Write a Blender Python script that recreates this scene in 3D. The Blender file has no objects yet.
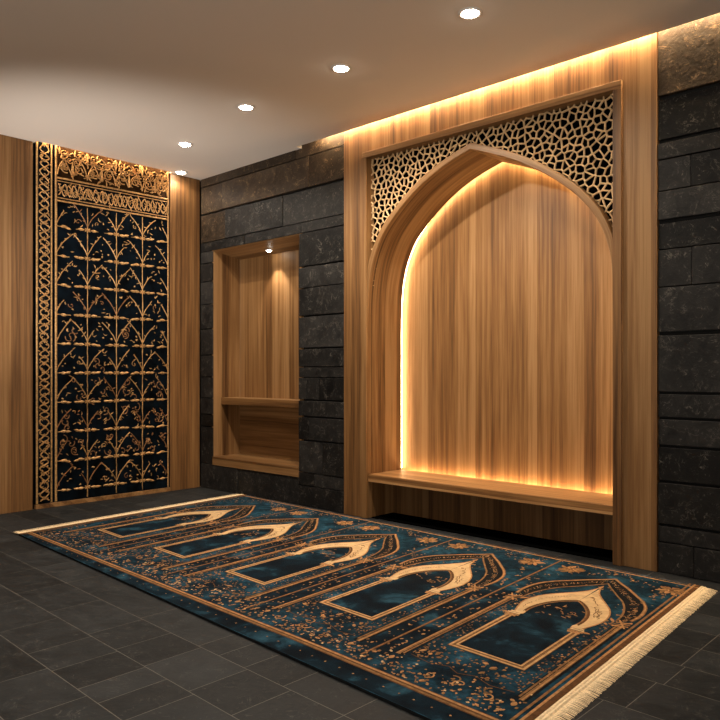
import bpy, bmesh, math, random
from mathutils import Vector, noise
PI = math.pi
S = bpy.context.scene
COL = S.collection
random.seed(11)

# ------------------------------------------------------------------ basics
def link(name, bm, mats, parent=None, smooth=False):
    me = bpy.data.meshes.new(name)
    bm.to_mesh(me); bm.free()
    for m in (mats if isinstance(mats, (list, tuple)) else [mats]):
        me.materials.append(m)
    if smooth:
        for p in me.polygons: p.use_smooth = True
    o = bpy.data.objects.new(name, me)
    COL.objects.link(o)
    if parent is not None:
        o.parent = parent
        for v in me.vertices: v.co -= parent.location
    return o

def thing(name, label, cat, loc=(0, 0, 0), group=None):
    o = bpy.data.objects.new(name, None); COL.objects.link(o)
    o.empty_display_size = .1
    o.location = loc; o['label'] = label; o['category'] = cat
    if group: o['group'] = group
    return o

def struct(o):
    o['kind'] = 'structure'; return o

def box(bm, x0, x1, y0, y1, z0, z1, bev=0, mat=0):
    vs = [bm.verts.new((x, y, z)) for z in (z0, z1) for y in (y0, y1) for x in (x0, x1)]
    fs = []
    for q in ((0, 2, 3, 1), (4, 5, 7, 6), (0, 1, 5, 4), (1, 3, 7, 5), (3, 2, 6, 7), (2, 0, 4, 6)):
        f = bm.faces.new([vs[i] for i in q]); f.material_index = mat; fs.append(f)
    if bev:
        es = list({e for f in fs for e in f.edges})
        r = bmesh.ops.bevel(bm, geom=es, offset=bev, segments=2, affect='EDGES', profile=.5)
        for f in r['faces']: f.material_index = mat
    return vs

def quad(bm, pts, mat=0):
    f = bm.faces.new([bm.verts.new(p) for p in pts]); f.material_index = mat; return f

# ------------------------------------------------------------------ materials
class NT:
    def __init__(s, name):
        s.m = bpy.data.materials.new(name); s.m.use_nodes = True
        s.t = s.m.node_tree; s.b = s.t.nodes['Principled BSDF']; s.out = s.t.nodes['Material Output']
    def n(s, kind, **kw):
        nd = s.t.nodes.new(kind)
        for k, v in kw.items():
            if k.startswith('i_'):
                key = k[2:]
                nd.inputs[int(key) if key.isdigit() else key].default_value = v
            else: setattr(nd, k, v)
        return nd
    def l(s, a, b): s.t.links.new(a, b)
    def put(s, key, v):
        if hasattr(v, 'is_linked') or isinstance(v, bpy.types.NodeSocket): s.l(v, s.b.inputs[key])
        else: s.b.inputs[key].default_value = v
    def math(s, op, a, b=None, clamp=False):
        nd = s.n('ShaderNodeMath', operation=op, use_clamp=clamp)
        for i, v in enumerate((a, b)):
            if v is None: continue
            if isinstance(v, (int, float)): nd.inputs[i].default_value = v
            else: s.l(v, nd.inputs[i])
        return nd.outputs[0]
    def ramp(s, fac, stops, interp='LINEAR'):
        nd = s.n('ShaderNodeValToRGB'); cr = nd.color_ramp; cr.interpolation = interp
        while len(cr.elements) < len(stops): cr.elements.new(.5)
        for e, (p, c) in zip(cr.elements, stops):
            e.position = p; e.color = tuple(c) + (1,) if len(c) == 3 else c
        s.l(fac, nd.inputs[0]); return nd.outputs[0]
    def mix(s, fac, a, b, blend='MIX'):
        nd = s.n('ShaderNodeMix', data_type='RGBA', blend_type=blend)
        for sock, v in ((nd.inputs[0], fac), (nd.inputs[6], a), (nd.inputs[7], b)):
            if isinstance(v, (int, float)): sock.default_value = v
            elif isinstance(v, (tuple, list)): sock.default_value = tuple(v) + (1,) if len(v) == 3 else v
            else: s.l(v, sock)
        return nd.outputs[2]
    def pos(s, scale=(1, 1, 1), src=None):
        g = src or s.n('ShaderNodeNewGeometry').outputs['Position']
        mp = s.n('ShaderNodeMapping', vector_type='POINT'); mp.inputs['Scale'].default_value = scale
        s.l(g, mp.inputs[0]); return mp.outputs[0]
    def noise(s, vec, scale=1, detail=4, rough=.55, dist=0):
        nd = s.n('ShaderNodeTexNoise'); nd.inputs['Scale'].default_value = scale
        nd.inputs['Detail'].default_value = detail; nd.inputs['Roughness'].default_value = rough
        nd.inputs['Distortion'].default_value = dist
        s.l(vec, nd.inputs['Vector']); return nd.outputs['Fac']
    def bump(s, h, strength=.3, dist=.01):
        nd = s.n('ShaderNodeBump'); nd.inputs['Strength'].default_value = strength
        nd.inputs['Distance'].default_value = dist
        s.l(h, nd.inputs['Height']); s.l(nd.outputs[0], s.b.inputs['Normal'])

def wood(name, grain='z', tone=1.0):
    w = NT(name)
    if grain == 'uv':
        src = w.n('ShaderNodeUVMap', uv_map='UVMap').outputs[0]
        A, B_, C_ = (22, 1.0, 1), (150, 3.5, 1), (55, 1.6, 1)
        sep = w.n('ShaderNodeSeparateXYZ'); w.l(src, sep.inputs[0]); s1 = sep.outputs[0]
    else:
        src = None
        g = w.n('ShaderNodeNewGeometry').outputs['Position']
        sep = w.n('ShaderNodeSeparateXYZ'); w.l(g, sep.inputs[0])
        if grain == 'z':
            A, B_, C_ = (9, 9, .35), (150, 150, 3.0), (42, 42, 1.1)
            s1 = w.math('ADD', sep.outputs[0], w.math('MULTIPLY', sep.outputs[1], .83))
        elif grain == 'x':
            A, B_, C_ = (.35, 9, 9), (3.0, 150, 150), (1.1, 42, 42)
            s1 = w.math('ADD', sep.outputs[2], w.math('MULTIPLY', sep.outputs[1], .83))
        else:
            A, B_, C_ = (9, .35, 9), (150, 3.0, 150), (42, 1.1, 42)
            s1 = w.math('ADD', sep.outputs[2], w.math('MULTIPLY', sep.outputs[0], .83))
    big = w.noise(w.pos(A, src), 1, 2, .5, .3)
    mid = w.noise(w.pos(C_, src), 1, 4, .55, .25)
    fine = w.noise(w.pos(B_, src), 1, 3, .6, .1)
    v = w.n('ShaderNodeTexVoronoi', voronoi_dimensions='1D', feature='F1')
    v.inputs['Scale'].default_value = 15; w.l(s1, v.inputs['W'])
    sepc = w.n('ShaderNodeSeparateColor'); w.l(v.outputs['Color'], sepc.inputs[0])
    strip = sepc.outputs[0]
    f = w.math('ADD', w.math('MULTIPLY', big, .30), w.math('MULTIPLY', mid, .50))
    f = w.math('ADD', f, w.math('MULTIPLY', fine, .28))
    f = w.math('ADD', f, w.math('MULTIPLY', strip, .24))
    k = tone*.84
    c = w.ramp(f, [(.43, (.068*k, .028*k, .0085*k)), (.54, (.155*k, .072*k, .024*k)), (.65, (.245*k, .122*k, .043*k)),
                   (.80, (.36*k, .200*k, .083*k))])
    w.put('Base Color', c); w.put('Roughness', .48); w.b.inputs['Specular IOR Level'].default_value = .35
    w.bump(w.math('ADD', fine, w.math('MULTIPLY', mid, .6)), .12, .004)
    return w.m

def slate(name, dark, light, fleck, rough, bump=.5, spread=1.1, pale_col=(.26, .235, .20)):
    w = NT(name)
    rnd = w.n('ShaderNodeNewGeometry').outputs['Random Per Island']
    off = w.n('ShaderNodeCombineXYZ'); w.l(w.math('MULTIPLY', rnd, 40), off.inputs[0]); w.l(w.math('MULTIPLY', rnd, 17), off.inputs[2])
    add = w.n('ShaderNodeVectorMath', operation='ADD')
    w.l(w.n('ShaderNodeNewGeometry').outputs['Position'], add.inputs[0]); w.l(off.outputs[0], add.inputs[1])
    p = add.outputs[0]
    big = w.noise(p, 3.2, 5, .6, .8)
    med = w.noise(p, 14, 6, .65, .6)
    fin = w.noise(p, 70, 4, .6)
    f = w.math('ADD', w.math('MULTIPLY', big, .55), w.math('MULTIPLY', med, .45))
    base = w.ramp(f, [(.33, dark), (.68, light)])
    # random tone of each slab
    tone = w.math('ADD', w.math('MULTIPLY', rnd, spread), 1-spread/2)
    tn = w.n('ShaderNodeCombineColor')
    for i in range(3): w.l(tone, tn.inputs[i])
    base = w.mix(1.0, base, tn.outputs[0], 'MULTIPLY')
    # pale flecks and hairline veins
    fl = w.noise(p, 34, 8, .78, 1.2)
    flk = w.math('MULTIPLY', w.ramp(fl, [(.57, (0, 0, 0)), (.66, (1, 1, 1))]), w.ramp(med, [(.42, (0, 0, 0)), (.62, (1, 1, 1))]))
    vn = w.noise(p, 5, 7, .62, 1.6)
    vein = w.math('ABSOLUTE', w.math('SUBTRACT', vn, .5))
    vein = w.ramp(vein, [(0, (1, 1, 1)), (.010, (0, 0, 0))])
    vein = w.math('MULTIPLY', vein, w.ramp(med, [(.45, (0, 0, 0)), (.7, (1, 1, 1))]))
    pale = w.math('MAXIMUM', flk, w.math('MULTIPLY', vein, .8))
    base = w.mix(w.math('MULTIPLY', pale, fleck), base, pale_col)
    w.put('Base Color', base); w.put('Roughness', w.ramp(med, [(.3, (rough - .08,)*3), (.7, (rough + .12,)*3)]))
    w.b.inputs['Specular IOR Level'].default_value = .14
    h = w.math('ADD', w.math('MULTIPLY', med, 1.0), w.math('MULTIPLY', fin, .25))
    h = w.math('ADD', h, w.math('MULTIPLY', big, 1.2))
    w.bump(h, bump, .012)
    return w.m

def plain(name, col, rough=.6, var=.15, scale=40, metal=0, bump=0, spec=.4):
    w = NT(name)
    n = w.noise(w.pos(), scale, 4, .6)
    lo = tuple(c * (1 - var) for c in col); hi = tuple(c * (1 + var) for c in col)
    w.put('Base Color', w.ramp(n, [(.3, lo), (.7, hi)])); w.put('Roughness', rough); w.put('Metallic', metal)
    w.b.inputs['Specular IOR Level'].default_value = spec
    if bump: w.bump(n, bump, .003)
    return w.m

def emit(name, col, s):
    w = NT(name); w.put('Base Color', (*col, 1)); w.b.inputs['Emission Color'].default_value = (*col, 1)
    w.b.inputs['Emission Strength'].default_value = s; return w.m

M = {}
M['wood'] = wood('oak_vertical', 'z')
M['wood_x'] = wood('oak_horizontal', 'x')
M['wood_uv'] = wood('oak_bent', 'uv', .95)
M['stone'] = slate('black_slate_slabs', (.006, .006, .0065), (.026, .025, .024), .65, .55, .35)
M['amber_lit'] = slate('brown_slate_amber_lit', (.016, .011, .0075), (.066, .046, .030), .8, .55, .5, .8, (.36, .24, .13))  # brown stone, with the amber of the cove light put into its colour
M['mortar'] = plain('dark_joint', (.004, .004, .004), .9)
M['tile'] = slate('slate_floor_tile', (.0100, .0111, .0122), (.0265, .0292, .0318), .30, .58, .14, .55)
M['grout'] = plain('grout', (.15, .14, .125), .9, spec=.1)
M['plaster'] = plain('ceiling_plaster', (.70, .63, .56), .9, .03, 260, bump=.05, spec=.1)
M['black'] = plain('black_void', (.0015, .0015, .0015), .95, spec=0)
M['white'] = plain('white_trim', (.75, .72, .68), .4, .02)
M['lens'] = emit('lamp_lens', (1, .90, .76), 60)
M['led'] = emit('warm_led', (1.0, .69, .37), 36)
M['led_cove'] = emit('warm_led_cove', (1.0, .73, .43), 120)
M['led_added'] = emit('warm_led_added', (1.0, .73, .43), 75)
M['navy_board'] = plain('navy_board', (.0014, .0034, .006), .9, .9, 9, spec=.05)
M['gilt'] = plain('gilt_relief', (.47, .27, .105), .5, .5, 70, .25, .2)
M['gilt_dark'] = plain('bronze_relief', (.25, .115, .042), .55, .35, 60, .2, .2)
M['brown_board'] = plain('brown_board', (.024, .011, .004), .9, .6, 20, spec=.05)
M['lattice'] = plain('carved_pale_wood', (.62, .42, .22), .5, .25, 35)

def rug_blue():
    w = NT('rug_blue_wool')
    p = w.pos()
    a = w.noise(p, 5.5, 6, .6, .5); b = w.noise(p, 26, 5, .65, .5); c = w.noise(p, 420, 2, .5)
    f = w.math('ADD', w.math('MULTIPLY', a, .6), w.math('MULTIPLY', b, .4))
    col = w.ramp(f, [(.39, (.0018, .0066, .012)), (.50, (.0046, .022, .037)), (.60, (.014, .058, .096)), (.73, (.07, .175, .245))])
    w.put('Base Color', col); w.put('Roughness', .95); w.b.inputs['Specular IOR Level'].default_value = .1
    w.bump(c, .4, .003); return w.m
def rug_deep():
    w = NT('rug_deep_blue_wool')
    p = w.pos()
    a = w.noise(p, 7, 5, .6, .4); c = w.noise(p, 420, 2, .5)
    w.put('Base Color', w.ramp(a, [(.40, (.0012, .0042, .008)), (.54, (.0028, .0125, .022)), (.68, (.020, .068, .105))]))
    w.put('Roughness', .95); w.b.inputs['Specular IOR Level'].default_value = .1
    w.bump(c, .4, .003); return w.m
M['rblue'] = rug_blue(); M['rdeep'] = rug_deep()
M['rblack'] = plain('rug_black_wool', (.006, .007, .008), .95, .5, 60, spec=.1)
M['rgold'] = plain('rug_gold_thread', (.36, .185, .075), .85, .4, 50, spec=.15)
M['rbronze'] = plain('rug_bronze_thread', (.20, .102, .040), .85, .45, 45, spec=.15)
M['rcream'] = plain('rug_cream_thread', (.55, .375, .195), .85, .2, 30, spec=.15)
M['rtan'] = plain('rug_tan_thread', (.46, .275, .125), .85, .3, 50, spec=.15)
M['rbrown'] = plain('rug_brown_thread', (.10, .045, .018), .9, .3, 60, spec=.1)
M['fringe'] = plain('cream_fringe', (.84, .66, .42), .9, .2, 90, spec=.1)

# ------------------------------------------------------------------ 2D drawing on a surface
def norm2(d):
    l = math.hypot(*d) or 1e-9
    return (d[0]/l, d[1]/l)

def ribbon(bm, F, pts, w, h0, h1, mat=0, closed=False):
    """strip of relief: flat edges at h0, crest at h1; w is a width or a list of widths"""
    n = len(pts); rows = []
    for i, p in enumerate(pts):
        if closed: a, b = pts[i-1], pts[(i+1) % n]
        else: a, b = pts[max(i-1, 0)], pts[min(i+1, n-1)]
        d1 = norm2((p[0]-a[0], p[1]-a[1])); d2 = norm2((b[0]-p[0], b[1]-p[1]))
        if a == p: d1 = d2
        if b == p: d2 = d1
        d = norm2((d1[0]+d2[0], d1[1]+d2[1]))
        cosh = max(.5, d[0]*d1[0] + d[1]*d1[1])
        ww = (w[i] if isinstance(w, (list, tuple)) else w) / 2 / cosh
        nx, ny = -d[1]*ww, d[0]*ww
        rows.append([bm.verts.new(F(p[0]+nx, p[1]+ny, h0)), bm.verts.new(F(p[0], p[1], h1)), bm.verts.new(F(p[0]-nx, p[1]-ny, h0))])
    for i in range(n if closed else n-1):
        r, q = rows[i], rows[(i+1) % n]
        for k in (0, 1):
            f = bm.faces.new((r[k], r[k+1], q[k+1], q[k])); f.material_index = mat

def poly(bm, F, pts, h, mat=0):
    f = bm.faces.new([bm.verts.new(F(a, b, h)) for a, b in pts]); f.material_index = mat

def blob(bm, F, a, b, r, h0, h1, mat=0, n=6, stretch=1, rot=0):
    c = bm.verts.new(F(a, b, h1)); ring = []
    for i in range(n):
        t = 2*PI*i/n; rr = r*random.uniform(.7, 1.25)
        x, y = rr*math.cos(t)*stretch, rr*math.sin(t)
        ring.append(bm.verts.new(F(a+x*math.cos(rot)-y*math.sin(rot), b+x*math.sin(rot)+y*math.cos(rot), h0)))
    for i in range(n):
        f = bm.faces.new((c, ring[i], ring[(i+1) % n])); f.material_index = mat

def leaf(bm, F, a, b, ang, L, W, h0, h1, mat=0, bend=0):
    pts = []; ws = []
    for i in range(7):
        t = i/6; q = ang + bend*t
        pts.append((a+math.cos(q)*L*t, b+math.sin(q)*L*t)); ws.append(max(W*math.sin(PI*min(1, t*.92+.06))**.8, W*.08))
    ribbon(bm, F, pts, ws, h0, h1, mat)

def bez(p0, p1, p2, n=8):
    return [((1-t)**2*p0[0]+2*t*(1-t)*p1[0]+t*t*p2[0], (1-t)**2*p0[1]+2*t*(1-t)*p1[1]+t*t*p2[1]) for t in [i/n for i in range(n+1)]]

def spiral(bm, F, a, b, r, turns, start, sgn, w, h0, h1, mat=0):
    n = max(8, int(14*turns)); pts = []; ws = []
    for i in range(n+1):
        t = i/n; rr = r*(1-.85*t); q = start+sgn*turns*2*PI*t
        pts.append((a+rr*math.cos(q), b+rr*math.sin(q))); ws.append(w*(1-.45*t))
    ribbon(bm, F, pts, ws, h0, h1, mat)
    blob(bm, F, pts[-1][0], pts[-1][1], w*.9, h0, h1, mat)

def catmull(P, sub=6):
    out = []
    for i in range(len(P)-1):
        p0, p1, p2, p3 = P[max(i-1, 0)], P[i], P[i+1], P[min(i+2, len(P)-1)]
        for k in range(sub):
            t = k/sub
            out.append(tuple(.5*((2*p1[j])+(-p0[j]+p2[j])*t+(2*p0[j]-5*p1[j]+4*p2[j]-p3[j])*t*t+(-p0[j]+3*p1[j]-3*p2[j]+p3[j])*t**3) for j in (0, 1)))
    out.append(P[-1]); return out

# ------------------------------------------------------------------ the room
H = 2.70
# floor: slate tiles in courses, every tile an island with its own tone
bm = bmesh.new()
quad(bm, [(-.05, -6.6, -.0004), (7.6, -6.6, -.0004), (7.6, .5, -.0004), (-.05, .5, -.0004)], 1)
ys = [.06, -.10, -.29, -.48, -.70, -.885, -1.085, -1.28, -1.52, -1.70, -1.92, -2.152, -2.385, -2.625]
while ys[-1] > -6.3: ys.append(ys[-1]-.24)
forced = {(-1.92, -2.152): [.9, 1.25, 1.62, 1.99, 2.70, 3.13, 3.26, 3.41, 3.62, 3.9], (-2.152, -2.385): [1.2, 1.62, 1.99, 2.35, 2.72, 2.94, 3.15, 3.43, 3.66, 3.9],
          (-2.385, -2.625): [2.1, 2.45, 2.75, 2.96, 3.16, 3.30, 3.46, 3.7], (-.70, -.885): [4.49, 4.95], (-.885, -1.085): [4.49, 5.1], (-1.085, -1.28): [4.505, 4.9], (-.48, -.70): [4.49, 5.2]}
def tilt(x): return -.028*(x-2.7)
for a, b in zip(ys, ys[1:]):
    xs = [-.02]
    f = forced.get((a, b))
    while xs[-1] < 7.5:
        xs.append(xs[-1] + random.choice((.23, .30, .37, .46, .60)) * random.uniform(.9, 1.1))
    if f:
        xs = [x for x in xs if x < f[0]-.18] + f + [f[-1]+.5*i for i in range(1, 14) if f[-1]+.5*i < 7.6]
    for x0, x1 in zip(xs, xs[1:]):
        g = .0014
        quad(bm, [(x0+g, b+g+tilt(x0), 0), (x1-g, b+g+tilt(x1), 0), (x1-g, min(a-g+tilt(x1), .5), 0), (x0+g, min(a-g+tilt(x0), .5), 0)], 0)
struct(link('floor', bm, [M['tile'], M['grout']]))

# ceiling with a light slot along the back wall
bm = bmesh.new()
SLOT0 = 1.315
box(bm, .034, 7.6, -6.6, -.055, H, H+.16)
box(bm, -.06, .034, -6.6, -1.445, H, H+.16); box(bm, -.06, .034, -.307, -.055, H, H+.16); box(bm, -.06, .034, -1.445, -.307, H+.11, H+.16)  # includes a slot over the gilded panel, added for the extra strip
box(bm, -.06, SLOT0, -.055, .03, H, H+.16)
box(bm, SLOT0, 7.6, -.055, .03, H+.13, H+.16)
ceil = struct(link('ceiling', bm, M['plaster']))

# back wall: slate slabs round the recess and the timber surround
bm = bmesh.new()
NX0, NX1, NZ0, NZ1 = .178, 1.282, .213, 2.060
PX0, PX1 = 1.770, 3.980
for x0, x1, z0, z1 in ((-.05, NX0-.03, 0, 2.83), (NX1+.03, PX0+.02, 0, 2.83), (NX0-.03, NX1+.03, 0, NZ0-.03), (NX0-.03, NX1+.03, NZ1+.04, 2.83),
                       (PX1-.02, 7.6, 0, 2.83), (PX0+.02, PX1-.02, 2.60, 2.83)):
    box(bm, x0, x1, .022, .06, z0, z1, mat=1)
def slab(x0, x1, z0, z1, g=.003, gb=None):
    mat = 2 if z0 > 2.3 or (z0 > 2.12 and x1 < .5) else 0  # top courses take the slate coloured with the cove glow
    d = random.choice((.001, .003, .005, .007))
    gb = g if gb is None else gb
    box(bm, x0+g*.6, x1-g*.6, -d, .03, z0+gb, z1-g, bev=.0025, mat=mat)
def course(z0, z1, xs, gb=.003):
    for a, b in zip(xs, xs[1:]): slab(a, b, z0, z1, .0025, gb)
course(2.627, 2.83, [0, .52, 1.25, PX0], .004)
course(2.381, 2.627, [0, .315, 1.02, 1.393, PX0], .016)
course(2.140, 2.381, [0, .357, 1.097, PX0], .003)
course(NZ1, 2.140, [.0, .62, 1.31, PX0], .003)
zr = [2.06, 1.799, 1.641, 1.426, 1.184, 1.049, .970, .797, .672, .494, .255, .156, 0]
sp = {1.799: [], 1.426: [1.39], .797: [1.37, 1.50], .494: [1.40], .255: [1.54], .156: [1.45]}
for a, b in zip(zr, zr[1:]):
    course(b, a, [NX1, *sp.get(b, []), PX0], .010 if b in (1.799, 1.426, 1.184, .797, .672, .494) else .003)
zl = [2.06, 1.955, 1.797, 1.60, 1.383, 1.156, .969, .786, .645, .535, NZ0]
for a, b in zip(zl, zl[1:]): course(b, a, [0, NX0], .008 if b in (1.955, 1.383, 1.156, .535) else .003)
course(0, NZ0, [0, .52, 1.282], .002)
zr = [2.83, 2.381, 2.160, 2.076, 1.918, 1.757, 1.624, 1.435, 1.194, .900, .773, .633, .455, .238, .154, 0]
sp = {1.918: [4.14], 1.435: [4.145], 0: [4.155], .154: [], 2.381: [4.75], .238: [4.9]}
for a, b in zip(zr, zr[1:]):
    xs = [PX1, *sp.get(b, [])]
    while xs[-1] < 7: xs.append(xs[-1]+random.uniform(.7, 1.2))
    xs[-1] = 7.6
    course(b, a, xs, .018 if b in (2.381, 2.160, 1.757, 1.194) else (.011 if b in (.9, .773, .633, .455, .238) else .003))
struct(link('wall_back', bm, [M['stone'], M['mortar'], M['amber_lit']]))

# left wall behind the panelling
bm = bmesh.new(); box(bm, -.09, -.036, -6.6, .02, 0, H+.1)
struct(link('wall_left', bm, M['mortar']))

# ------------------------------------------------------------------ left wall panelling
t = thing('wood_wall_panel', 'wide oak wall panel at the left edge, left of the gilded panel', 'wall panel', (0, -3.9, 0))
bm = bmesh.new()
for a, b in ((-6.6, -4.62), (-4.617, -3.04), (-3.037, -1.462)): box(bm, -.034, 0, a, b, .001, H-.001, .002)
link('panel_board', bm, M['wood'], t)
t = thing('wood_wall_panel', 'narrow oak wall panel in the corner, between gilded panel and dark stone', 'wall panel', (0, -.16, 0))
bm = bmesh.new(); box(bm, -.034, 0, -.309, -.014, .001, H-.001, .002)
link('panel_board', bm, M['wood'], t)

# ------------------------------------------------------------------ gilded ornamental panel
T = thing('ornamental_panel', 'tall navy wall panel with gilded tracery, interlaced border and carved frieze', 'wall panel', (0, -.87, 0))
Y0, Y1 = -1.440, -.312
X0 = -.008
FT = lambda a, b, h: (X0+h, a, b)
bm = bmesh.new(); box(bm, -.034, X0, Y0, Y1, .034, H+.10); link('backing_board', bm, M['navy_board'], T)
bm = bmesh.new(); box(bm, -.034, .004, Y0, Y1, .001, .034, .002); link('bottom_rail', bm, M['wood_x'], T)
# mouldings: plain gilt lines
bm = bmesh.new()
def vline(y, z0, z1, w): ribbon(bm, FT, [(y, z0+(z1-z0)*i/30) for i in range(31)], w, .0, .006)
def hline(z, y0, y1, w): ribbon(bm, FT, [(y0+(y1-y0)*i/20, z) for i in range(21)], w, .0, .006)
vline(-1.428, .04, H+.05, .015); vline(-1.320, .04, H+.05, .012); vline(-1.286, .04, H+.05, .017); vline(-.326, .04, H+.05, .012)
for z, w in ((2.475, .014), (2.452, .008), (2.325, .008), (2.303, .012)): hline(z, -1.28, -.33, w)
link('gilt_moulding', bm, M['gilt'], T)
# interlace in the left border and in the cross band
def interlace(bm, along, across0, across1, s0, s1, pitch, w):
    c = (across0+across1)/2; hw = (across1-across0)/2
    n = int(round((s1-s0)/pitch)); p = (s1-s0)/n
    rb = random.Random(3)
    amp = [rb.uniform(.72, .98) for _ in range(4*n+8)]; ph = [rb.uniform(-.12, .12) for _ in range(4*n+8)]
    for k in (0, 1):
        P = []
        for i in range(2*n+1):
            P.append((s0+p*(i*.5+ph[i+k*7]), c+(1 if (i+k) % 2 else -1)*hw*amp[i+k*3]))
        P = catmull(P, 6)
        Q = [along(a, b) for a, b in P]
        ribbon(bm, FT, Q, [w*random.uniform(.75, 1.2) for _ in Q], 0, .006)
    for i in range(n*2):
        s = s0+p*(i+.5)/2; q = rb.random(); cc = c+rb.uniform(-.2, .2)*hw
        if q < .6:
            a, b = along(s, cc); spiral(bm, FT, a, b, hw*rb.uniform(.35, .5), 1.0, rb.uniform(0, 6), rb.choice((-1, 1)), w*.75, 0, .006)
        else:
            a, b = along(s, cc)
            for dd in range(5): leaf(bm, FT, a, b, dd*1.257+rb.uniform(-.2, .2), hw*.5, w*1.0, 0, .006)
        for dd in (-1, 1):
            a, b = along(s+p*.25+rb.uniform(-.1, .1)*p, c+dd*hw*rb.uniform(.6, .95)); leaf(bm, FT, a, b, rb.uniform(0, 6.3), hw*rb.uniform(.4, .7), w*1.0, 0, .006, 0, rb.uniform(-1, 1))
            a, b = along(s+rb.uniform(-.2, .2)*p, c+dd*hw*rb.uniform(.5, .9)); blob(bm, FT, a, b, w*.6, 0, .005)
bm = bmesh.new(); interlace(bm, lambda s, c: (c, s), -1.411, -1.333, .05, H+.03, .115, .0095)
link('border_interlace', bm, M['gilt'], T)
bm = bmesh.new(); interlace(bm, lambda s, c: (s, c), 2.337, 2.440, -1.268, -.340, .085, .0095)
link('band_interlace', bm, M['gilt'], T)
# carved frieze
bm = bmesh.new()
fz0, fz1 = 2.487, H+.012
for i in range(20): poly(bm, FT, [(-1.277+.0472*i, fz0-.004), (-1.277+.0472*(i+1), fz0-.004), (-1.277+.0472*(i+1), H+.05), (-1.277+.0472*i, H+.05)], .0012, 1)
n = 4; cw = (1.278-.336)/n
for i in range(n):
    a0 = -1.276+cw*i; mid = a0+cw/2; hh = fz1-fz0
    for sg in (-1, 1):
        ribbon(bm, FT, bez((mid+sg*cw*.5, fz0+.01), (mid+sg*cw*.46, fz0+hh*.55), (mid, fz1-.03), 10), [.012]*6+[.010]*5, 0, .009)
        ribbon(bm, FT, bez((mid+sg*cw*.5, fz1-.01), (mid+sg*cw*.30, fz0+hh*.70), (mid+sg*.004, fz0+.02), 10), [.010]*11, 0, .009)
        spiral(bm, FT, mid+sg*cw*.24, fz0+hh*.34, .042, 1.4, sg*1.2, sg, .011, 0, .010)
        spiral(bm, FT, mid+sg*cw*.30, fz0+hh*.78, .040, 1.4, sg*2.2, -sg, .011, 0, .010)
        spiral(bm, FT, mid+sg*cw*.10, fz0+hh*.60, .026, 1.2, sg*.2, sg, .009, 0, .010)
        for k in range(5):
            leaf(bm, FT, mid+sg*cw*random.uniform(.05, .45), fz0+hh*random.uniform(.08, .9), random.uniform(0, 6.3), random.uniform(.03, .06), .014, 0, .010, 0, random.uniform(-1, 1))
    leaf(bm, FT, mid, fz0+.02, PI/2, .10, .026, 0, .012)
    leaf(bm, FT, mid+cw/2, fz1-.01, -PI/2, .09, .024, 0, .012)
for i in range(150):
    leaf(bm, FT, random.uniform(-1.26, -.345), random.uniform(fz0+.02, fz1-.03), random.uniform(0, 6.3), random.uniform(.025, .05), .012, 0, .010, 0, random.uniform(-1, 1))
link('carved_frieze', bm, [M['gilt'], M['brown_board']], T)
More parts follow.
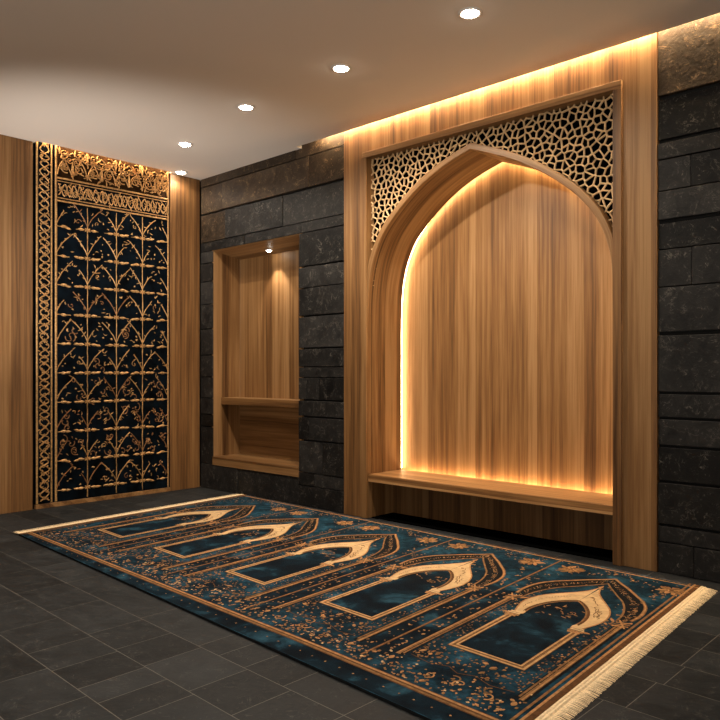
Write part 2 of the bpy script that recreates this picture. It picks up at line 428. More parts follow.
# tracery of the field
bm = bmesh.new()
cols = [-1.280, -1.039, -.797, -.566, -.328]
dz = .2215; rows = [2.112-dz*k for k in range(10)]
def wob(p, s=.004): return (p[0]+random.uniform(-s, s), p[1]+random.uniform(-s, s))
for y in cols[1:-1]:
    pts = [(y+random.uniform(-.002, .002), .045+(2.285-.045)*i/70) for i in range(71)]
    ribbon(bm, FT, pts, [random.uniform(.005, .010) for _ in pts], 0, .005)
for k, z in enumerate(rows):
    for ci, y in enumerate(cols):
        inner = 0 < ci < 4
        mt = 1 if (k >= 7 and random.random() < .6) or random.random() < .12 else 0
        if inner:
            for q in range(6): leaf(bm, FT, y, z, q*PI/3+PI/6, .026, .011, 0, .007)
            blob(bm, FT, y, z, .010, 0, .008)
        for sg in (-1, 1):
            if (ci == 0 and sg < 0) or (ci == 4 and sg > 0): continue
            # horizontal leafy branch
            L = random.uniform(.085, .112)
            ribbon(bm, FT, [wob((y+sg*L*q/4, z-.004*q/4), .002) for q in range(5)], .006, 0, .004, 0)
            leaf(bm, FT, y+sg*.028, z-.001, (0 if sg > 0 else PI)+random.uniform(-.12, .12), .050, .022, 0, .007)
            if random.random() < .75: leaf(bm, FT, y+sg*.062, z-.003, (0 if sg > 0 else PI)+random.uniform(-.25, .25), .048, .018, 0, .006)
            # pointed arch springing from the node
            half = (cols[ci+1]-y)/2 if sg > 0 else (y-cols[ci-1])/2
            if z+.19 < 2.31:
                b = bez((y, z+.022), (y+sg*half*.28, z+.105), (y+sg*half*random.uniform(.92, 1.04), z+.178+random.uniform(-.012, .012)), 9)
                stop = 10 if random.random() < .72 else random.choice((6, 7, 8))
                ribbon(bm, FT, [wob(p, .0015) for p in b][:stop], [random.uniform(.006, .0095) for _ in b][:stop], 0, .005, mt)
                for q in range(random.choice((2, 3, 4))):
                    p = random.choice(b[2:]); leaf(bm, FT, p[0], p[1], random.uniform(0, 6.3), random.uniform(.018, .034), .0085, 0, .005, mt)
    # flecks and tendrils in every cell
    for ci in range(4):
        ya, yb = cols[ci], cols[ci+1]; ym = (ya+yb)/2
        for q in range(9):
            a = ym+random.uniform(-.085, .085); b = z+random.uniform(.02, .17)
            if random.random() < .5: blob(bm, FT, a, b, random.uniform(.004, .0075), 0, .004, 0, 5, 1.5, random.uniform(0, 3))
            else: leaf(bm, FT, a, b, random.uniform(0, 6.3), random.uniform(.02, .036), .0075, 0, .004, 0, random.uniform(-1.2, 1.2))
        if random.random() < .5:
            spiral(bm, FT, ym+random.uniform(-.05, .05), z+random.uniform(.05, .12), random.uniform(.018, .03), .8, random.uniform(0, 6), random.choice((-1, 1)), .006, 0, .004, random.choice((0, 1)))
        if k in (6, 7, 8) or random.random() < .15:
            for q in range(5 if k == 8 else 3):
                spiral(bm, FT, ym+random.uniform(-.09, .09), z+random.uniform(.01, .17), random.uniform(.025, .045), random.uniform(.5, .9), random.uniform(0, 6), random.choice((-1, 1)), .008, 0, .004, 1)
link('field_tracery', bm, [M['gilt'], M['gilt_dark']], T)

# ------------------------------------------------------------------ the recess in the stone wall
R = thing('wall_recess', 'oak lined rectangular recess with one shelf, set in the dark stone', 'wall niche', ((NX0+NX1)/2, .15, NZ0))
DB = .29; ZB = 2.012; ZS = .790
def slope(y): return NZ1+(ZB-NZ1)*(y+.006)/(DB+.006)
for s, nm in ((0, 'side_panel'), (1, 'side_panel')):
    bm = bmesh.new(); x0, x1 = ((NX0-.024, NX0), (NX1, NX1+.024))[s]
    box(bm, x0, x1, .006, DB, NZ0, NZ1+.012, .0015); link(nm, bm, M['wood'], R)
bm = bmesh.new()
for y in (-.006, DB+.02):
    pass
v = [(.010, slope(.010)), (DB+.022, slope(DB+.022)), (DB+.022, NZ1+.035), (.010, NZ1+.035)]
A = [bm.verts.new((NX0-.0, y, z)) for y, z in v]; B = [bm.verts.new((NX1+.0, y, z)) for y, z in v]
bm.faces.new(A); bm.faces.new(B[::-1])
for i in range(4): bm.faces.new((A[i], B[i], B[(i+1) % 4], A[(i+1) % 4]))
bmesh.ops.recalc_face_normals(bm, faces=bm.faces)
link('top_panel', bm, M['wood_x'], R)
bm = bmesh.new(); box(bm, NX0, NX1, DB, DB+.02, ZS-.03, NZ1+.01); link('back_panel', bm, M['wood'], R)
bm = bmesh.new(); box(bm, NX0, NX1, DB-.002, DB+.02, NZ0, ZS-.03); link('lower_back_panel', bm, M['wood_x'], R)
bm = bmesh.new(); box(bm, NX0+.001, NX1-.001, -.008, DB-.003, NZ0, NZ0+.072, .002); link('base_board', bm, M['wood_x'], R)
bm = bmesh.new(); box(bm, NX0+.001, NX1-.001, .085, DB-.003, ZS-.060, ZS, .003); link('shelf', bm, M['wood_x'], R)

# ------------------------------------------------------------------ the arched prayer alcove
AL = thing('prayer_alcove', 'large oak pointed-arch alcove with pierced lattice above and glowing inner edge', 'alcove', (2.875, 0, 0))
OX0, OX1, OZ = 2.002, 3.755, 2.485          # rectangular opening
TX0, TX1, TZ = 1.960, 3.802, 2.528          # outside of the trim
FY = -.012
bm = bmesh.new()
box(bm, PX0, TX0+.004, FY, .06, .001, 2.83, .0015); box(bm, TX1-.004, PX1-.002, FY, .06, .001, 2.83, .0015)
box(bm, TX0+.004, TX1-.004, FY, .06, TZ-.004, 2.83)
link('surround_panel', bm, M['wood'], AL)
def post(x0, x1, name):
    bm = bmesh.new(); box(bm, x0, x1, -.030, .055, .001, TZ if 0 else OZ+.0, .0025); link(name, bm, M['wood'], AL)
post(TX0, OX0, 'trim_post'); post(OX1, TX1, 'trim_post')
bm = bmesh.new(); box(bm, TX0, TX1, -.030, .055, OZ, TZ, .0025); link('trim_rail', bm, M['wood_x'], AL)

Lp = [(2.004, 1.34), (2.010, 1.507), (2.026, 1.65), (2.063, 1.785), (2.126, 1.912), (2.204, 2.008), (2.340, 2.128), (2.478, 2.220), (2.616, 2.287), (2.742, 2.333), (2.856, 2.366)]
Rp = [(3.753, 1.34), (3.751, 1.503), (3.738, 1.625), (3.702, 1.745), (3.643, 1.86), (3.553, 1.965), (3.457, 2.050), (3.342, 2.133), (3.206, 2.215), (3.047, 2.290), (2.856, 2.366)]
Lc, Rc = catmull(Lp, 5), catmull(Rp, 5)
prof = [(2.004, z) for z in (.001, .25, .31, .6, .9, 1.15)] + Lc + Rc[-2::-1] + [(3.753, z) for z in (1.15, .9, .6, .31, .25, .001)]
APEX = 6+len(Lc)-1
def offs(P, d):
    out = []
    for i, p in enumerate(P):
        a, b = P[max(i-1, 0)], P[min(i+1, len(P)-1)]
        if i == APEX:
            d1 = norm2((p[0]-a[0], p[1]-a[1])); d2 = norm2((b[0]-p[0], b[1]-p[1])); m = norm2((d1[0]+d2[0], d1[1]+d2[1]))
            k = d/max(.4, m[0]*d1[0]+m[1]*d1[1]); q = m
        else:
            q = norm2((b[0]-a[0], b[1]-a[1])); k = d
        out.append((p[0]-q[1]*k, p[1]+q[0]*k))
    return out
def loft(bm, rings, uvs, mat=0):
    """rings: lists of 3D points of equal length, joined in order"""
    lay = bm.loops.layers.uv.new('UVMap')
    V = [[bm.verts.new(p) for p in r] for r in rings]
    for i in range(len(rings)-1):
        for j in range(len(rings[0])-1):
            f = bm.faces.new((V[i][j], V[i][j+1], V[i+1][j+1], V[i+1][j])); f.material_index = mat
            for lp, (a, b) in zip(f.loops, ((i, j), (i, j+1), (i+1, j+1), (i+1, j))): lp[lay].uv = uvs[a][b]
arc = [0]
for a, b in zip(prof, prof[1:]): arc.append(arc[-1]+math.dist(a, b))
P3 = lambda P, y: [(x, y, z) for x, z in P]
JD = .345
# lining of the reveal
lin_o = [(min(max(x, 1.975), 3.785), z) for x, z in offs(prof, .018)]
bm = bmesh.new()
rings = [P3(lin_o, .03), P3(prof, .03)] + [P3(prof, .03+(JD-.03)*k/4) for k in range(1, 5)] + [P3(lin_o, JD)]
uo = [-.018, 0] + [(JD-.03)*k/4 for k in range(1, 5)] + [JD+.02]
loft(bm, rings, [[(u, s) for s in arc] for u in uo])
link('arch_lining', bm, M['wood_uv'], AL)
# raised band round the arch
i0, i1 = 2, len(prof)-2
bp = prof[i0:i1]; bo = [(min(max(x, OX0+.0005), OX1-.0005), z) for x, z in offs(prof, .040)][i0:i1]
bm = bmesh.new()
mid1 = [(p[0]+(q[0]-p[0])*.12, p[1]+(q[1]-p[1])*.12) for p, q in zip(bp, bo)]
mid2 = [(p[0]+(q[0]-p[0])*.9, p[1]+(q[1]-p[1])*.9) for p, q in zip(bp, bo)]
rings = [P3(bp, .032), P3(bp, -.016), P3(mid1, -.021), P3(mid2, -.021), P3(bo, -.016), P3(bo, .045)]
loft(bm, rings, [[(u, s) for s in arc[i0:i1]] for u in (.3, .35, .356, .385, .39, .44)])
link('arch_moulding', bm, M['wood_uv'], AL)
# back of the alcove
bm = bmesh.new(); box(bm, 1.93, 3.83, .387, .41, .18, 2.47); link('back_panel', bm, wood('oak_back_panel', 'z', 1.22), AL)  # lighter oak tone: brightness of the light pool put into the colour
# light strip in the gap behind the reveal
bm = bmesh.new()
st = offs(prof, .026)[2:-2]
V = [[bm.verts.new((x, y, z)) for x, z in st] for y in (.352, .382)]
for j in range(len(st)-1): bm.faces.new((V[0][j], V[0][j+1], V[1][j+1], V[1][j]))
link('light_strip', bm, M['led'], AL)
bm = bmesh.new(); quad(bm, [(2.01, .350, .272), (3.75, .350, .272), (3.75, .383, .272), (2.01, .383, .272)])
link('light_strip', bm, M['led'], AL)
# pierced lattice in the spandrels
bm = bmesh.new(); quad(bm, [(1.99, .062, 1.3), (3.77, .062, 1.3), (3.77, .062, 2.5), (1.99, .062, 2.5)])
bo_full = offs(prof, .030)
# cut the dark backing to the outside of the arch
bm.free(); bm = bmesh.new()
seg = bo_full[6:-6]
va = [bm.verts.new((min(max(x, 1.995), 3.765), .075, z)) for x, z in seg]; vb = [bm.verts.new((min(max(x, 1.995), 3.765), .075, 2.495)) for x, z in seg]
for j in range(len(seg)-1): bm.faces.new((va[j], va[j+1], vb[j+1], vb[j]))
for q0, q1 in ((1.90, 2.0), (3.76, 3.85)): quad(bm, [(q0, .075, 1.5), (q1, .075, 1.5), (q1, .075, 2.495), (q0, .075, 2.495)])
link('lattice_backing', bm, M['black'], AL)
def arch_z(x):
    best = 1.3
    for a, b in zip(prof, prof[1:]):
        lo, hi = min(a[0], b[0]), max(a[0], b[0])
        if lo <= x <= hi and hi > lo:
            best = max(best, a[1]+(b[1]-a[1])*(x-a[0])/(b[0]-a[0]))
    return best
rnd = random.Random(5)
pts = []
cell = .0425
nx, nz = int(1.86/cell), int(1.05/cell)
for i in range(nx+1):
    for j in range(nz+1):
        x = 1.96+i*cell+(.5*cell if j % 2 else 0)+rnd.uniform(-.40, .40)*cell; z = 1.52+j*cell*.95+rnd.uniform(-.40, .40)*cell
        if z > arch_z(x)-.12: pts.append((x, z))
edges = {}
for i, p in enumerate(pts):
    pg = [(p[0]-.15, p[1]-.15), (p[0]+.15, p[1]-.15), (p[0]+.15, p[1]+.15), (p[0]-.15, p[1]+.15)]
    for j, q in enumerate(pts):
        if i == j or abs(q[0]-p[0]) > .17 or abs(q[1]-p[1]) > .17: continue
        mx, mz = (p[0]+q[0])/2, (p[1]+q[1])/2; dx, dzz = q[0]-p[0], q[1]-p[1]
        out = []
        for a, b in zip(pg, pg[1:]+pg[:1]):
            sa = (a[0]-mx)*dx+(a[1]-mz)*dzz; sb = (b[0]-mx)*dx+(b[1]-mz)*dzz
            if sa <= 0: out.append(a)
            if (sa < 0 < sb) or (sb < 0 < sa):
                tt = sa/(sa-sb); out.append((a[0]+(b[0]-a[0])*tt, a[1]+(b[1]-a[1])*tt))
        pg = out
        if not pg: break
    for a, b in zip(pg, pg[1:]+pg[:1]):
        k = tuple(sorted(((round(a[0], 3), round(a[1], 3)), (round(b[0], 3), round(b[1], 3)))))
        if math.dist(*k) > .004: edges[k] = 1
bm = bmesh.new()
def inside(p): return OX0-.004 < p[0] < OX1+.004 and p[1] < OZ+.004 and p[1] > arch_z(p[0])+.016 and p[1] > 1.6
def bar(a, b, w, y0, y1):
    d = norm2((b[0]-a[0], b[1]-a[1])); nx_, nz_ = -d[1]*w/2, d[0]*w/2
    e = w*.35; a = (a[0]-d[0]*e, a[1]-d[1]*e); b = (b[0]+d[0]*e, b[1]+d[1]*e)
    sec = ((1, y1), (.75, y0+.002), (0, y0), (-.75, y0+.002), (-1, y1))
    va = [bm.verts.new((a[0]+nx_*s, y, a[1]+nz_*s)) for s, y in sec]; vb = [bm.verts.new((b[0]+nx_*s, y, b[1]+nz_*s)) for s, y in sec]
    for k in range(4): bm.faces.new((va[k], va[k+1], vb[k+1], vb[k]))
for (a, b) in edges:
    ia, ib = inside(a), inside(b)
    if not (ia or ib): continue
    if not (ia and ib):
        if not ia: a, b = b, a
        lo, hi = 0, 1
        for _ in range(12):
            m = (lo+hi)/2
            if inside((a[0]+(b[0]-a[0])*m, a[1]+(b[1]-a[1])*m)): lo = m
            else: hi = m
        b = (a[0]+(b[0]-a[0])*lo, a[1]+(b[1]-a[1])*lo)
        if math.dist(a, b) < .003: continue
    bar(a, b, rnd.uniform(.0072, .0105), .020, .030)
bmesh.ops.recalc_face_normals(bm, faces=bm.faces)
link('lattice_screen', bm, M['lattice'], AL)

# bench across the foot of the alcove
BN = thing('bench', 'long low oak bench board across the foot of the arched alcove', 'bench', (2.878, .16, 0))
bm = bmesh.new(); box(bm, 2.005, 3.752, -.014, .338, .255, .306, .003); link('seat_board', bm, wood('oak_bench_board', 'x', 1.5), BN)  # oak tone raised, the light falling on the bench is in its colour
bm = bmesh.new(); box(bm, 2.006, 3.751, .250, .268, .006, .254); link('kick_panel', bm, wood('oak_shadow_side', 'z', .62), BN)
bm = bmesh.new(); box(bm, 2.006, 3.751, .02, .34, .0005, .006); link('bench_shade', bm, M['black'], BN)  # black sheet stands in for the shade under the bench

# ------------------------------------------------------------------ cove light along the ceiling edge
bm = bmesh.new(); box(bm, SLOT0+.22, 7.5, -.050, -.022, H+.050, H+.058); cv = link('light_strip', bm, M['led_cove'])
bm = bmesh.new(); box(bm, .012, .030, Y0+.02, Y1-.02, H+.040, H+.046); c2 = link('light_strip', bm, M['led_added'])  # added strip that brightens the top of the gilded panel
c2['label'] = 'added short warm light strip in the ceiling slot above the gilded panel'; c2['category'] = 'light strip'
cv['label'] = 'long warm light strip in the ceiling slot above the back wall'; cv['category'] = 'light strip'

# ------------------------------------------------------------------ downlights
def downlight(loc, label, r=.047, group='ceiling downlights', power=100, size=125, normal=None):
    t = thing('downlight', label, 'downlight', loc, group)
    bm = bmesh.new(); n = 40
    sec = ((r*.80, .012), (r*.84, -.004), (r*1.02, -.006), (r*1.22, -.003), (r*1.24, .002))
    V = [[bm.verts.new((loc[0]+a*math.cos(2*PI*i/n), loc[1]+a*math.sin(2*PI*i/n), loc[2]+z)) for i in range(n)] for a, z in sec]
    for k in range(len(sec)-1):
        for i in range(n): bm.faces.new((V[k][i], V[k+1][i], V[k+1][(i+1) % n], V[k][(i+1) % n]))
    link('trim_ring', bm, M['white'], t, True)
    bm = bmesh.new()
    V = [[bm.verts.new((loc[0]+a*math.cos(2*PI*i/n), loc[1]+a*math.sin(2*PI*i/n), loc[2]+z)) for i in range(n)] for a, z in ((r*.82, .001), (r*.6, -.011), (r*.3, -.015))]
    c = bm.verts.new((loc[0], loc[1], loc[2]-.016))
    for k in (0, 1):
        for i in range(n): bm.faces.new((V[k][i], V[k+1][i], V[k+1][(i+1) % n], V[k][(i+1) % n]))
    for i in range(n): bm.faces.new((V[2][i], c, V[2][(i+1) % n]))
    link('lens', bm, M['lens'], t, True)
    return t
def spot(name, loc, target, power, size, blend, col, rad=.03):
    l = bpy.data.lights.new(name, 'SPOT'); l.energy = power; l.spot_size = math.radians(size); l.spot_blend = blend
    l.color = col; l.shadow_soft_size = rad
    o = bpy.data.objects.new(name, l); COL.objects.link(o); o.location = loc
    o.rotation_euler = (Vector(target)-Vector(loc)).to_track_quat('-Z', 'Y').to_euler(); return o
WARM = (1.0, .86, .69)
for loc, lab, pw in (((3.43, -.856, H), 'round ceiling downlight nearest the top edge, in front of the arch', 42),
                     ((2.551, -.832, H), 'round ceiling downlight in front of the arch, second from the top edge', 215),
                     ((1.692, -.824, H), 'round ceiling downlight in front of the stone wall, left of the arch', 48),
                     ((.764, -.666, H), 'round ceiling downlight near the left corner, in front of the recess', 64),
                     ((.085, -.262, H), 'round ceiling downlight tight in the corner above the narrow oak panel', 14)):
    downlight(loc, lab)
    spot('downlight_beam', (loc[0], loc[1], H-.02), (loc[0], loc[1], 0), pw*.95, 160, .6, WARM)
NL = (.70, .19, slope(.19)-.001)
t = downlight(NL, 'small round downlight in the top of the oak recess', .026, None)
spot('recess_beam', (NL[0], NL[1], NL[2]-.02), (NL[0]+.02, NL[1]+.03, 0), 20, 80, .6, WARM, .015)
# added beams without fittings, lighting the unseen part of the room behind the viewer
for x in (1.2, 3.2, 5.2):
    for y in (-3.2, -5.2):
        spot('room_fill_beam', (x, y, H-.02), (x, y, 0), 95, 100, .9, WARM, .05)
spot('ceiling_fill', (5.6, -5.6, 1.1), (4.6, -4.4, 2.7), 480, 150, 1.0, (1, .90, .77), .1)  # added fill aimed up to brighten the ceiling, no fitting
# added spot without a fitting, out of view: washes the ceiling edge and the top of the gilded panel
spot('added_wash_beam', (1.0, -2.95, .25), (.28, -.75, 2.7), 260, 62, 1.0, (1, .92, .84), .08)

# ------------------------------------------------------------------ the rug
RG = thing('prayer_rug', 'long navy prayer rug with a row of five golden mihrab arches and cream fringes', 'rug', (2.5, -1.02, 0))
LS, WT = 3.56, 1.87
cFL, cFR, cNL, cNR = (.64, -.02), (4.235, -.15), (.785, -1.875), (4.345, -2.06)
TH = .011
def FR(s, t, h):
    u, v = s/LS, t/WT
    x = (cNL[0]*(1-u)+cNR[0]*u)*(1-v)+(cFL[0]*(1-u)+cFR[0]*u)*v
    y = (cNL[1]*(1-u)+cNR[1]*u)*(1-v)+(cFL[1]*(1-u)+cFR[1]*u)*v
    return (x, y, TH+h)
bm = bmesh.new()
RM = [M['rblue'], M['rdeep'], M['rblack'], M['rgold'], M['rbronze'], M['rcream'], M['rbrown'], M['rtan']]
BLUE, DEEP, BLK, GOLD, BRZ, CRM, BRN, TAN = range(8)
NS, NTT = 36, 18
g = [[bm.verts.new(FR(LS*i/NS, WT*j/NTT, 0)) for j in range(NTT+1)] for i in range(NS+1)]
for i in range(NS):
    for j in range(NTT): bm.faces.new((g[i][j], g[i+1][j], g[i+1][j+1], g[i][j+1]))
rim = [g[i][0] for i in range(NS+1)]+[g[NS][j] for j in range(1, NTT+1)]+[g[i][NTT] for i in range(NS-1, -1, -1)]+[g[0][j] for j in range(NTT-1, 0, -1)]
low = [bm.verts.new((v.co.x, v.co.y, .0005)) for v in rim]
for i in range(len(rim)):
    f = bm.faces.new((rim[i], low[i], low[(i+1) % len(rim)], rim[(i+1) % len(rim)])); f.material_index = BLK
def line(a, b, w, mat, h=.0012, n=24, crest=.0008):
    ribbon(bm, FR, [(a[0]+(b[0]-a[0])*i/n, a[1]+(b[1]-a[1])*i/n) for i in range(n+1)], w, h, h+crest, mat)
def path(P, w, mat, h, crest=.0008, closed=False): ribbon(bm, FR, P, w, h, h+crest, mat, closed)
def dens(P, step=.03):
    out = []
    for a, b in zip(P, P[1:]):
        n = max(1, int(math.dist(a, b)/step))
        out += [(a[0]+(b[0]-a[0])*i/n, a[1]+(b[1]-a[1])*i/n) for i in range(n)]
    return out+[P[-1]]
# borders
TN = lambda s: .058+.062*min(1, s/2.6)           # the near line drifts in from the rug's edge
near = [(LS*i/40, TN(LS*i/40)) for i in range(41)]
for a, b in zip(near, near[1:]): poly(bm, FR, [(a[0], .004), (b[0], .004), b, a], .0003, DEEP)
path(near, .038, BRN, .0008); path([(s, t+.009) for s, t in near], .010, GOLD, .0014); path([(s, t-.009) for s, t in near], .010, BRZ, .0014)
line((0, 1.829), (LS, 1.829), .013, GOLD, .0012); line((0, 1.853), (LS, 1.853), .005, BRZ, .0012)
for s0 in (.012, LS-.012):
    line((s0, 0), (s0, WT), .026, BRN, .0008, 30); 
for s0 in (.030, LS-.026, LS-.048):
    line((s0, 0), (s0, WT), .010, GOLD if s0 > 3.52 else BRZ, .0016, 30)
line((.055, .08), (.055, 1.82), .008, BRZ, .0012, 30)
for i in range(52):
    s = .05+i*.0675
    blob(bm, FR, s+random.uniform(-.006, .006), TN(s)*.46, .0045, .0012, .0018, GOLD if i % 2 else BRZ, 5)
# five mihrabs
centres = [.440, 1.127, 1.823, 2.520, 3.217]
def sym(P, cx): return [(cx+a, b) for a, b in P]
def both(P, cx, T): return [(cx-a, b+T) for a, b in P]+[(cx+a, b+T) for a, b in P[::-1]]
def squiggle(P0, P1, amp, n, w, mat, h):
    L = math.dist(P0, P1); d = norm2((P1[0]-P0[0], P1[1]-P0[1])); pts = []
    for i in range(n+1):
        t = i/n; o = random.uniform(-1, 1)*amp
        pts.append((P0[0]+d[0]*L*t-d[1]*o, P0[1]+d[1]*L*t+d[0]*o))
    pts = catmull(pts, 3)
    ribbon(bm, FR, pts, [w*random.uniform(.6, 1.3) for _ in pts], h, h+.0004, mat)
def rosette(s, t, r, h=.0014):
    for q in range(11): leaf(bm, FR, s+.25*r*math.cos(q*.571), t+.25*r*math.sin(q*.571), q*.571+random.uniform(-.15, .15), r*random.uniform(.55, .85), r*.30, h, h+.0008, random.choice((BRZ, BRZ, GOLD)), random.uniform(-.5, .5))
    for q in range(7): leaf(bm, FR, s, t, q*.9+.6, r*.55, r*.26, h+.0006, h+.0014, random.choice((GOLD, BRZ)))
    for q in range(7): blob(bm, FR, s+r*.30*math.cos(q*.9+.2), t+r*.30*math.sin(q*.9+.2), r*.08, h+.0014, h+.002, BRN, 6)
    blob(bm, FR, s, t, r*.16, h+.0012, h+.002, BRN, 8)
for k, cx in enumerate(centres):
    T = -.018*(4-k)
    # outer frame: columns, joints, pointed head, with a black band between its lines
    fo = [(.252, .283), (.252, .70), (.252, 1.095), (.265, 1.18), (.273, 1.27), (.256, 1.375), (.215, 1.455), (.165, 1.515), (.105, 1.585), (.045, 1.645), (0, 1.695)]
    head_o = [(cx-a, b+T) for a, b in catmull(fo[3:], 4)]+[(cx+a, b+T) for a, b in catmull(fo[3:], 4)[-2::-1]]
    fi = [(.218, 1.14), (.212, 1.22), (.188, 1.31), (.150, 1.39), (.112, 1.44), (.072, 1.495), (.032, 1.55), (0, 1.60)]
    head_i = [(cx-a, b+T) for a, b in catmull(fi, 4)]+[(cx+a, b+T) for a, b in catmull(fi, 4)[-2::-1]]
    # black band of the head
    m = min(len(head_o), len(head_i))
    for i in range(m-1):
        j0, j1 = i, i+1
        poly(bm, FR, [head_o[j0], head_o[j1], head_i[j1], head_i[j0]], .0008, BLK)
    path(head_o, .016, BRZ, .0014); path([(a, b-.001) for a, b in head_o], .007, GOLD, .0022)
    path(head_i, .009, BRZ, .0014)
    mid = [((a[0]+b[0])/2, (a[1]+b[1])/2) for a, b in zip(head_o, head_i)]
    for i, p in enumerate(mid):
        if i % 1 == 0:
            n_ = norm2((head_o[i][0]-head_i[i][0], head_o[i][1]-head_i[i][1]))
            path([(p[0]-n_[0]*.010, p[1]-n_[1]*.010), (p[0]+n_[0]*.012, p[1]+n_[1]*.012)], .005, random.choice((BRN, BRZ, GOLD, BLUE)), .0014, .0004)
            for q in range(3): blob(bm, FR, p[0]+random.uniform(-.014, .014), p[1]+random.uniform(-.014, .014), .0028, .0014, .0018, random.choice((GOLD, CRM, BRZ)), 5)
    for sg in (-1, 1):
        x = cx+sg*.252
        poly(bm, FR, [(x-.022, .283+T), (x+.022, .283+T), (x+.022, 1.10+T), (x-.022, 1.10+T)], .0006, BLK)
        line((x+sg*.004, .283+T), (x+sg*.004, 1.10+T), .017, BRZ, .0012, 24); line((x+sg*.007, .283+T), (x+sg*.007, 1.10+T), .006, GOLD, .0020, 24)
        line((x-sg*.012, .30+T), (x-sg*.012, 1.10+T), .008, BRZ, .0012, 24)
        for q in range(26):                                  # dashed inner line
            z = .33+T+q*.030; line((x-sg*.034, z), (x-sg*.034, z+.018), .0055, random.choice((BRN, BRZ)), .0012, 1)
        # knots where column meets head
        for q in range(3):
            line((x-.030, 1.085+T+q*.022), (x+.030, 1.105+T+q*.022), .010, BRZ if q % 2 else GOLD, .0026, 3)
        for q in (-1, 1): line((x-.026*q, 1.075+T), (x+.026*q, 1.160+T), .008, GOLD, .0030, 3)
        leaf(bm, FR, x-sg*.035, 1.12+T, PI/2+sg*.6, .05, .014, .0026, .0034, GOLD)
        leaf(bm, FR, x, .262+T, -PI/2, .03, .020, .0014, .0022, GOLD)
    # field inside the frame
    # inner window: deep blue with a double gold line, shouldered arch
    a_in = [(.116, .975), (.120, 1.03), (.112, 1.09), (.090, 1.155), (.056, 1.21), (0, 1.262)]
    ai = catmull(a_in, 4)
    win = [(cx-.133, .50+T), (cx-.133, .925+T)]+[(cx-a, b+T) for a, b in ai]+[(cx+a, b+T) for a, b in ai[-2::-1]]+[(cx+.133, .925+T), (cx+.133, .50+T)]
    ctr = (cx, .75+T)
    c0 = bm.verts.new(FR(ctr[0], ctr[1], .0012)); wv = [bm.verts.new(FR(a, b, .0012)) for a, b in win]
    for i in range(len(wv)):
        f = bm.faces.new((c0, wv[i], wv[(i+1) % len(wv)])); f.material_index = DEEP
    U = dens([(cx-.147, .915+T), (cx-.147, .489+T), (cx+.147, .489+T), (cx+.147, .915+T)], .2)
    path(U, .034, BRN, .0016, .0004); path([(p[0]*1, p[1]) for p in dens([(cx-.156, .92+T), (cx-.156, .480+T), (cx+.156, .480+T), (cx+.156, .92+T)], .2)], .010, TAN, .0024)
    path(dens([(cx-.137, .92+T), (cx-.137, .499+T), (cx+.137, .499+T), (cx+.137, .92+T)], .2), .008, TAN, .0024)
    path(dens([(cx-.147, .92+T), (cx-.147, .489+T), (cx+.147, .489+T), (cx+.147, .92+T)], .2), .005, BRZ, .0024)
    # cream arch
    a_out = [(.150, .955), (.172, 1.03), (.184, 1.10), (.176, 1.175), (.150, 1.245), (.108, 1.308), (.062, 1.370), (.026, 1.430), (.004, 1.500)]
    a_i2 = [(.118, .955), (.124, 1.03), (.116, 1.095), (.096, 1.155), (.070, 1.20), (.043, 1.235), (.022, 1.255), (.008, 1.266), (.0, 1.270)]
    co, ci = catmull(a_out, 4), catmull(a_i2, 4)
    for sg in (-1, 1):
        for i in range(len(co)-1):
            poly(bm, FR, [(cx+sg*co[i][0], co[i][1]+T), (cx+sg*co[i+1][0], co[i+1][1]+T), (cx+sg*ci[i+1][0], ci[i+1][1]+T), (cx+sg*ci[i][0], ci[i][1]+T)], .0026, CRM)
        path([(cx+sg*a, b+T) for a, b in ci], .010, BRN, .0030, .0006); path([(cx+sg*(a-.008 if a > .008 else a), b-.006+T) for a, b in ci], .008, BRZ, .0026, .0006)
        path([(cx+sg*a, b+T) for a, b in co], .007, GOLD, .0030, .0006)
        # capitals
        for q, ww in ((.905, .052), (.921, .064), (.938, .058), (.954, .046)):
            line((cx+sg*.142-ww/2, q+T), (cx+sg*.142+ww/2, q+T), .013, (CRM, GOLD, CRM, BRZ)[int(q*1000) % 4], .0036, 2, .0012)
        leaf(bm, FR, cx+sg*.165, .93+T, 0 if sg > 0 else PI, .035, .016, .0036, .0044, GOLD)
        leaf(bm, FR, cx+sg*.118, .945+T, PI/2, .045, .022, .0036, .0044, CRM)
    # finial
    leaf(bm, FR, cx, 1.49+T, PI/2, .055, .014, .0032, .004, GOLD); line((cx-.012, 1.515+T), (cx+.012, 1.515+T), .006, GOLD, .0034, 2)
    # writing on the cream arch: illegible flowing strokes on one arm, fine rows on the other
    for q in range(3):
        squiggle((cx+.086+.020*q, 1.24-.02*q+T), (cx+.132+.010*q, 1.125-.01*q+T), .010, 9, .0032, BRN, .0034)
    squiggle((cx+.040, 1.345+T), (cx+.092, 1.262+T), .009, 7, .0034, BRN, .0034)
    blob(bm, FR, cx+.030, 1.345+T, .010, .0034, .0042, BRZ, 7)
    for off in (0, .008):
        P = [(cx-(a+b_)/2-off*.4, (c+d)/2+T+off) for (a, c), (b_, d) in list(zip(co, ci))[4:24]]
        for i in range(len(P)-1):
            if random.random() < .8: path([P[i], ((P[i][0]+P[i+1][0])/2+random.uniform(-.003, .003), (P[i][1]+P[i+1][1])/2+random.uniform(-.003, .003))], .0026, BRN, .0034, .0003)
    # arabesque sprigs inside the arch head
    for q in range(16):
        a = random.uniform(-.085, .085); b = random.uniform(1.0, 1.17)
        leaf(bm, FR, cx+a, b+T, random.uniform(0, 6.3), random.uniform(.014, .03), .008, .0018, .0024, random.choice((BRZ, BRZ, GOLD)))
    for q in range(3): spiral(bm, FR, cx+random.uniform(-.05, .05), 1.08+T+random.uniform(-.04, .05), .02, .8, random.uniform(0, 6), random.choice((-1, 1)), .004, .0018, .0024, BRZ)
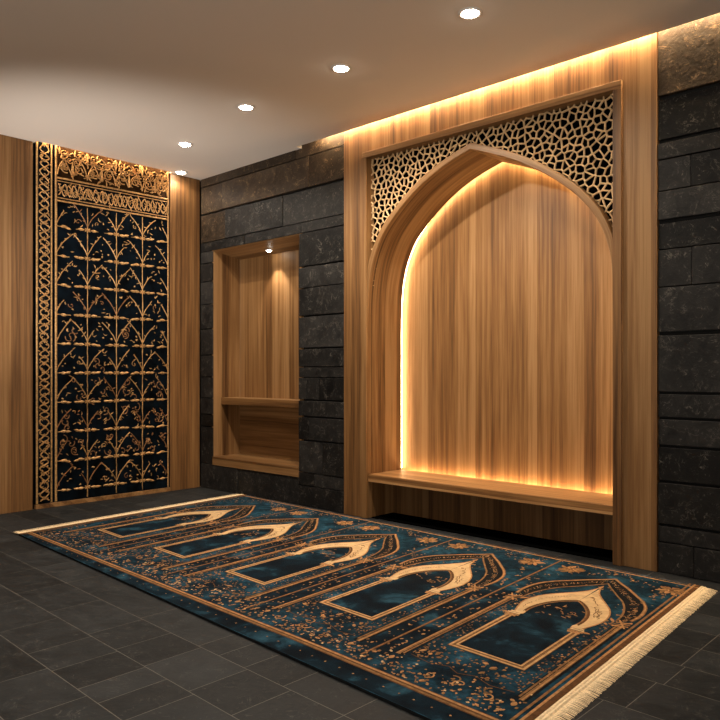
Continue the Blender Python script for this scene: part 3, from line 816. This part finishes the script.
    # sprigs round the cream arch, inside the frame
    for q in range(70):
        a = random.uniform(-.205, .205); b = random.uniform(.95, 1.55)
        if abs(a) < .19 and b < 1.30: 
            a = random.choice((-1, 1))*random.uniform(.188, .212)
        if b > 1.38 and abs(a) > .21-(b-1.38)*1.0: continue
        blob(bm, FR, cx+a, b+T, random.uniform(.003, .006), .0012, .0018, random.choice((BRZ, GOLD, BRZ)), 5, 1.4, random.uniform(0, 3))
    # corner medallions beyond the frame head
    for sg in (-1, 1):
        if k == 0 and sg < 0: continue
        rosette(cx+sg*(.262 if k == 4 and sg > 0 else .238), 1.70+T*.5, .074)
    # fine flecks between window and frame
    for q in range(120):
        sg = random.choice((-1, 1))
        blob(bm, FR, cx+sg*random.uniform(.172, .215), random.uniform(.33, .93)+T, random.uniform(.002, .0042), .0012, .0016, random.choice((BRZ, BRN, GOLD)), 5, 1.4, random.uniform(0, 3))
    # scroll work across the foot
    for q in range(5):
        a = cx+random.uniform(-.2, .2)
        spiral(bm, FR, a, .25+random.uniform(-.03, .03), random.uniform(.02, .035), .9, random.uniform(0, 6), random.choice((-1, 1)), .007, .0014, .002, random.choice((GOLD, BRZ)))
    path(dens([(cx-.215, .315+T), (cx-.12, .30+T), (cx-.05, .325+T), (cx, .30+T), (cx+.06, .325+T), (cx+.13, .30+T), (cx+.215, .315+T)], .02), .004, BRN, .0012, .0003)
    for q in range(110):
        blob(bm, FR, cx+random.uniform(-.21, .21), random.uniform(.31, .465)+T, random.uniform(.002, .006), .0012, .0018, BRZ, 6, 1.4, random.uniform(0, 3))
    for q in range(9):
        leaf(bm, FR, cx+random.uniform(-.20, .20), random.uniform(.34, .45)+T, random.uniform(0, 6.3), random.uniform(.02, .035), .015, .0012, .0018, random.choice((BRZ, GOLD)))
# dividers between the mihrabs
for a, b in zip(centres, centres[1:]):
    d = (a+b)/2
    poly(bm, FR, [(d-.076, .24), (d+.076, .24), (d+.076, 1.20), (d-.076, 1.20)], .0004, DEEP)
    line((d, .185), (d, 1.825), .013, BRN, .0010, 30); line((d, .185), (d, 1.825), .007, BRZ, .0016, 30)
    for q in range(110):
        sg = random.choice((-1, 1))
        blob(bm, FR, d+sg*random.uniform(.018, .066), random.uniform(.25, 1.45), random.uniform(.0035, .0065), .0010, .0016, random.choice((GOLD, BRZ, BRZ)), 5, 1.5, random.uniform(0, 3))
for d, n_ in ((.11, 60), (LS-.105, 70)):
    for q in range(n_):
        blob(bm, FR, d+random.uniform(-.028, .028), random.uniform(.25, 1.75), random.uniform(.0035, .0075), .0012, .0018, random.choice((GOLD, BRZ, BRZ)), 5, 1.5, random.uniform(0, 3))
# dense flecks in the near border and loose ones in the far border
for q in range(1150):
    s = random.uniform(.06, LS-.06); t = TN(s)+.030+abs(random.gauss(0, .085))
    if t > .34: continue
    blob(bm, FR, s, t, random.uniform(.0022, .0070), .0012, .0018, random.choices((GOLD, BRZ, CRM), (5, 4, 1))[0], random.choice((4, 5, 6)), random.uniform(1, 1.7), random.uniform(0, 3))
for q in range(520):
    s = random.uniform(.06, LS-.06)
    c = min(centres, key=lambda v: abs(v-s)); u = abs(s-c)
    t = random.uniform(1.40 if u > .30 else 1.42+(.30-u)*1.1+.03, 1.81)
    if u < .285 and t < 1.74-(u**1.5)*1.55: continue
    blob(bm, FR, s, t, random.uniform(.003, .006), .0010, .0016, random.choice((GOLD, BRZ)), 5, 1.5, random.uniform(0, 3))
link('woven_field', bm, RM, RG)
# fringes: a woven heading with loose strands growing out of it
def fringe(far, near_, dirx, head, length):
    bm = bmesh.new(); n = 420
    P = lambda t: (far[0]+(near_[0]-far[0])*t, far[1]+(near_[1]-far[1])*t)
    rows = []
    for off, z in ((0, .011), (head*.35, .0135), (head*.5, .0105), (head*.8, .012), (head, .008)):
        rows.append([bm.verts.new((P(i/n)[0]+dirx*off, P(i/n)[1], z+random.uniform(-.0006, .0006))) for i in range(n+1)])
    for a, b in zip(rows, rows[1:]):
        for i in range(n): bm.faces.new((a[i], a[i+1], b[i+1], b[i]))
    prev = rows[-1]
    sway = 0
    for i in range(n):
        a, b = prev[i], prev[i+1]
        sway = sway*.6+random.uniform(-.0022, .0022)
        L = length*random.uniform(.94, 1.03); 
        m = (a.co+b.co)/2; hw = (b.co-a.co)*.36
        q1 = Vector((dirx*L*.5, sway*.5, -.001+random.uniform(0, .002))); q2 = Vector((dirx*L, sway*1.3+random.uniform(-.002, .002), 0))
        v1, v2 = bm.verts.new(m+q1-hw), bm.verts.new(m+q1+hw)
        e = m+q2; e.z = .0035
        v3, v4 = bm.verts.new(e-hw*.7), bm.verts.new(e+hw*.7)
        bm.faces.new((a, b, v2, v1)); bm.faces.new((v1, v2, v4, v3))
    o = link('fringe', bm, M['fringe'], RG); o['kind'] = 'stuff'
fringe(cFR, cNR, 1, .026, .050)
fringe(cFL, cNL, -1, .045, .075)

# ------------------------------------------------------------------ ambient, camera, view
wd = bpy.data.worlds.new('World'); S.world = wd; wd.use_nodes = True
bg = wd.node_tree.nodes['Background']; bg.inputs[0].default_value = (1, .90, .79, 1); bg.inputs[1].default_value = .15
cam = bpy.data.cameras.new('Camera'); co_ = bpy.data.objects.new('Camera', cam); COL.objects.link(co_)
cam.sensor_width = 36; cam.lens = 727.25/720*36; cam.shift_y = 12.85/720; cam.clip_start = .05
co_.location = (5.394, -3.7094, 1.0049); co_.rotation_euler = (PI/2, 0, .75318)
S.camera = co_
S.view_settings.view_transform = 'Standard'; S.view_settings.look = 'None'
S.view_settings.exposure = 0; S.view_settings.gamma = 1; S.view_settings.use_curve_mapping = False
S.cycles.use_denoising = True
S.cycles.max_bounces = 8; S.cycles.diffuse_bounces = 5; S.cycles.sample_clamp_indirect = 6
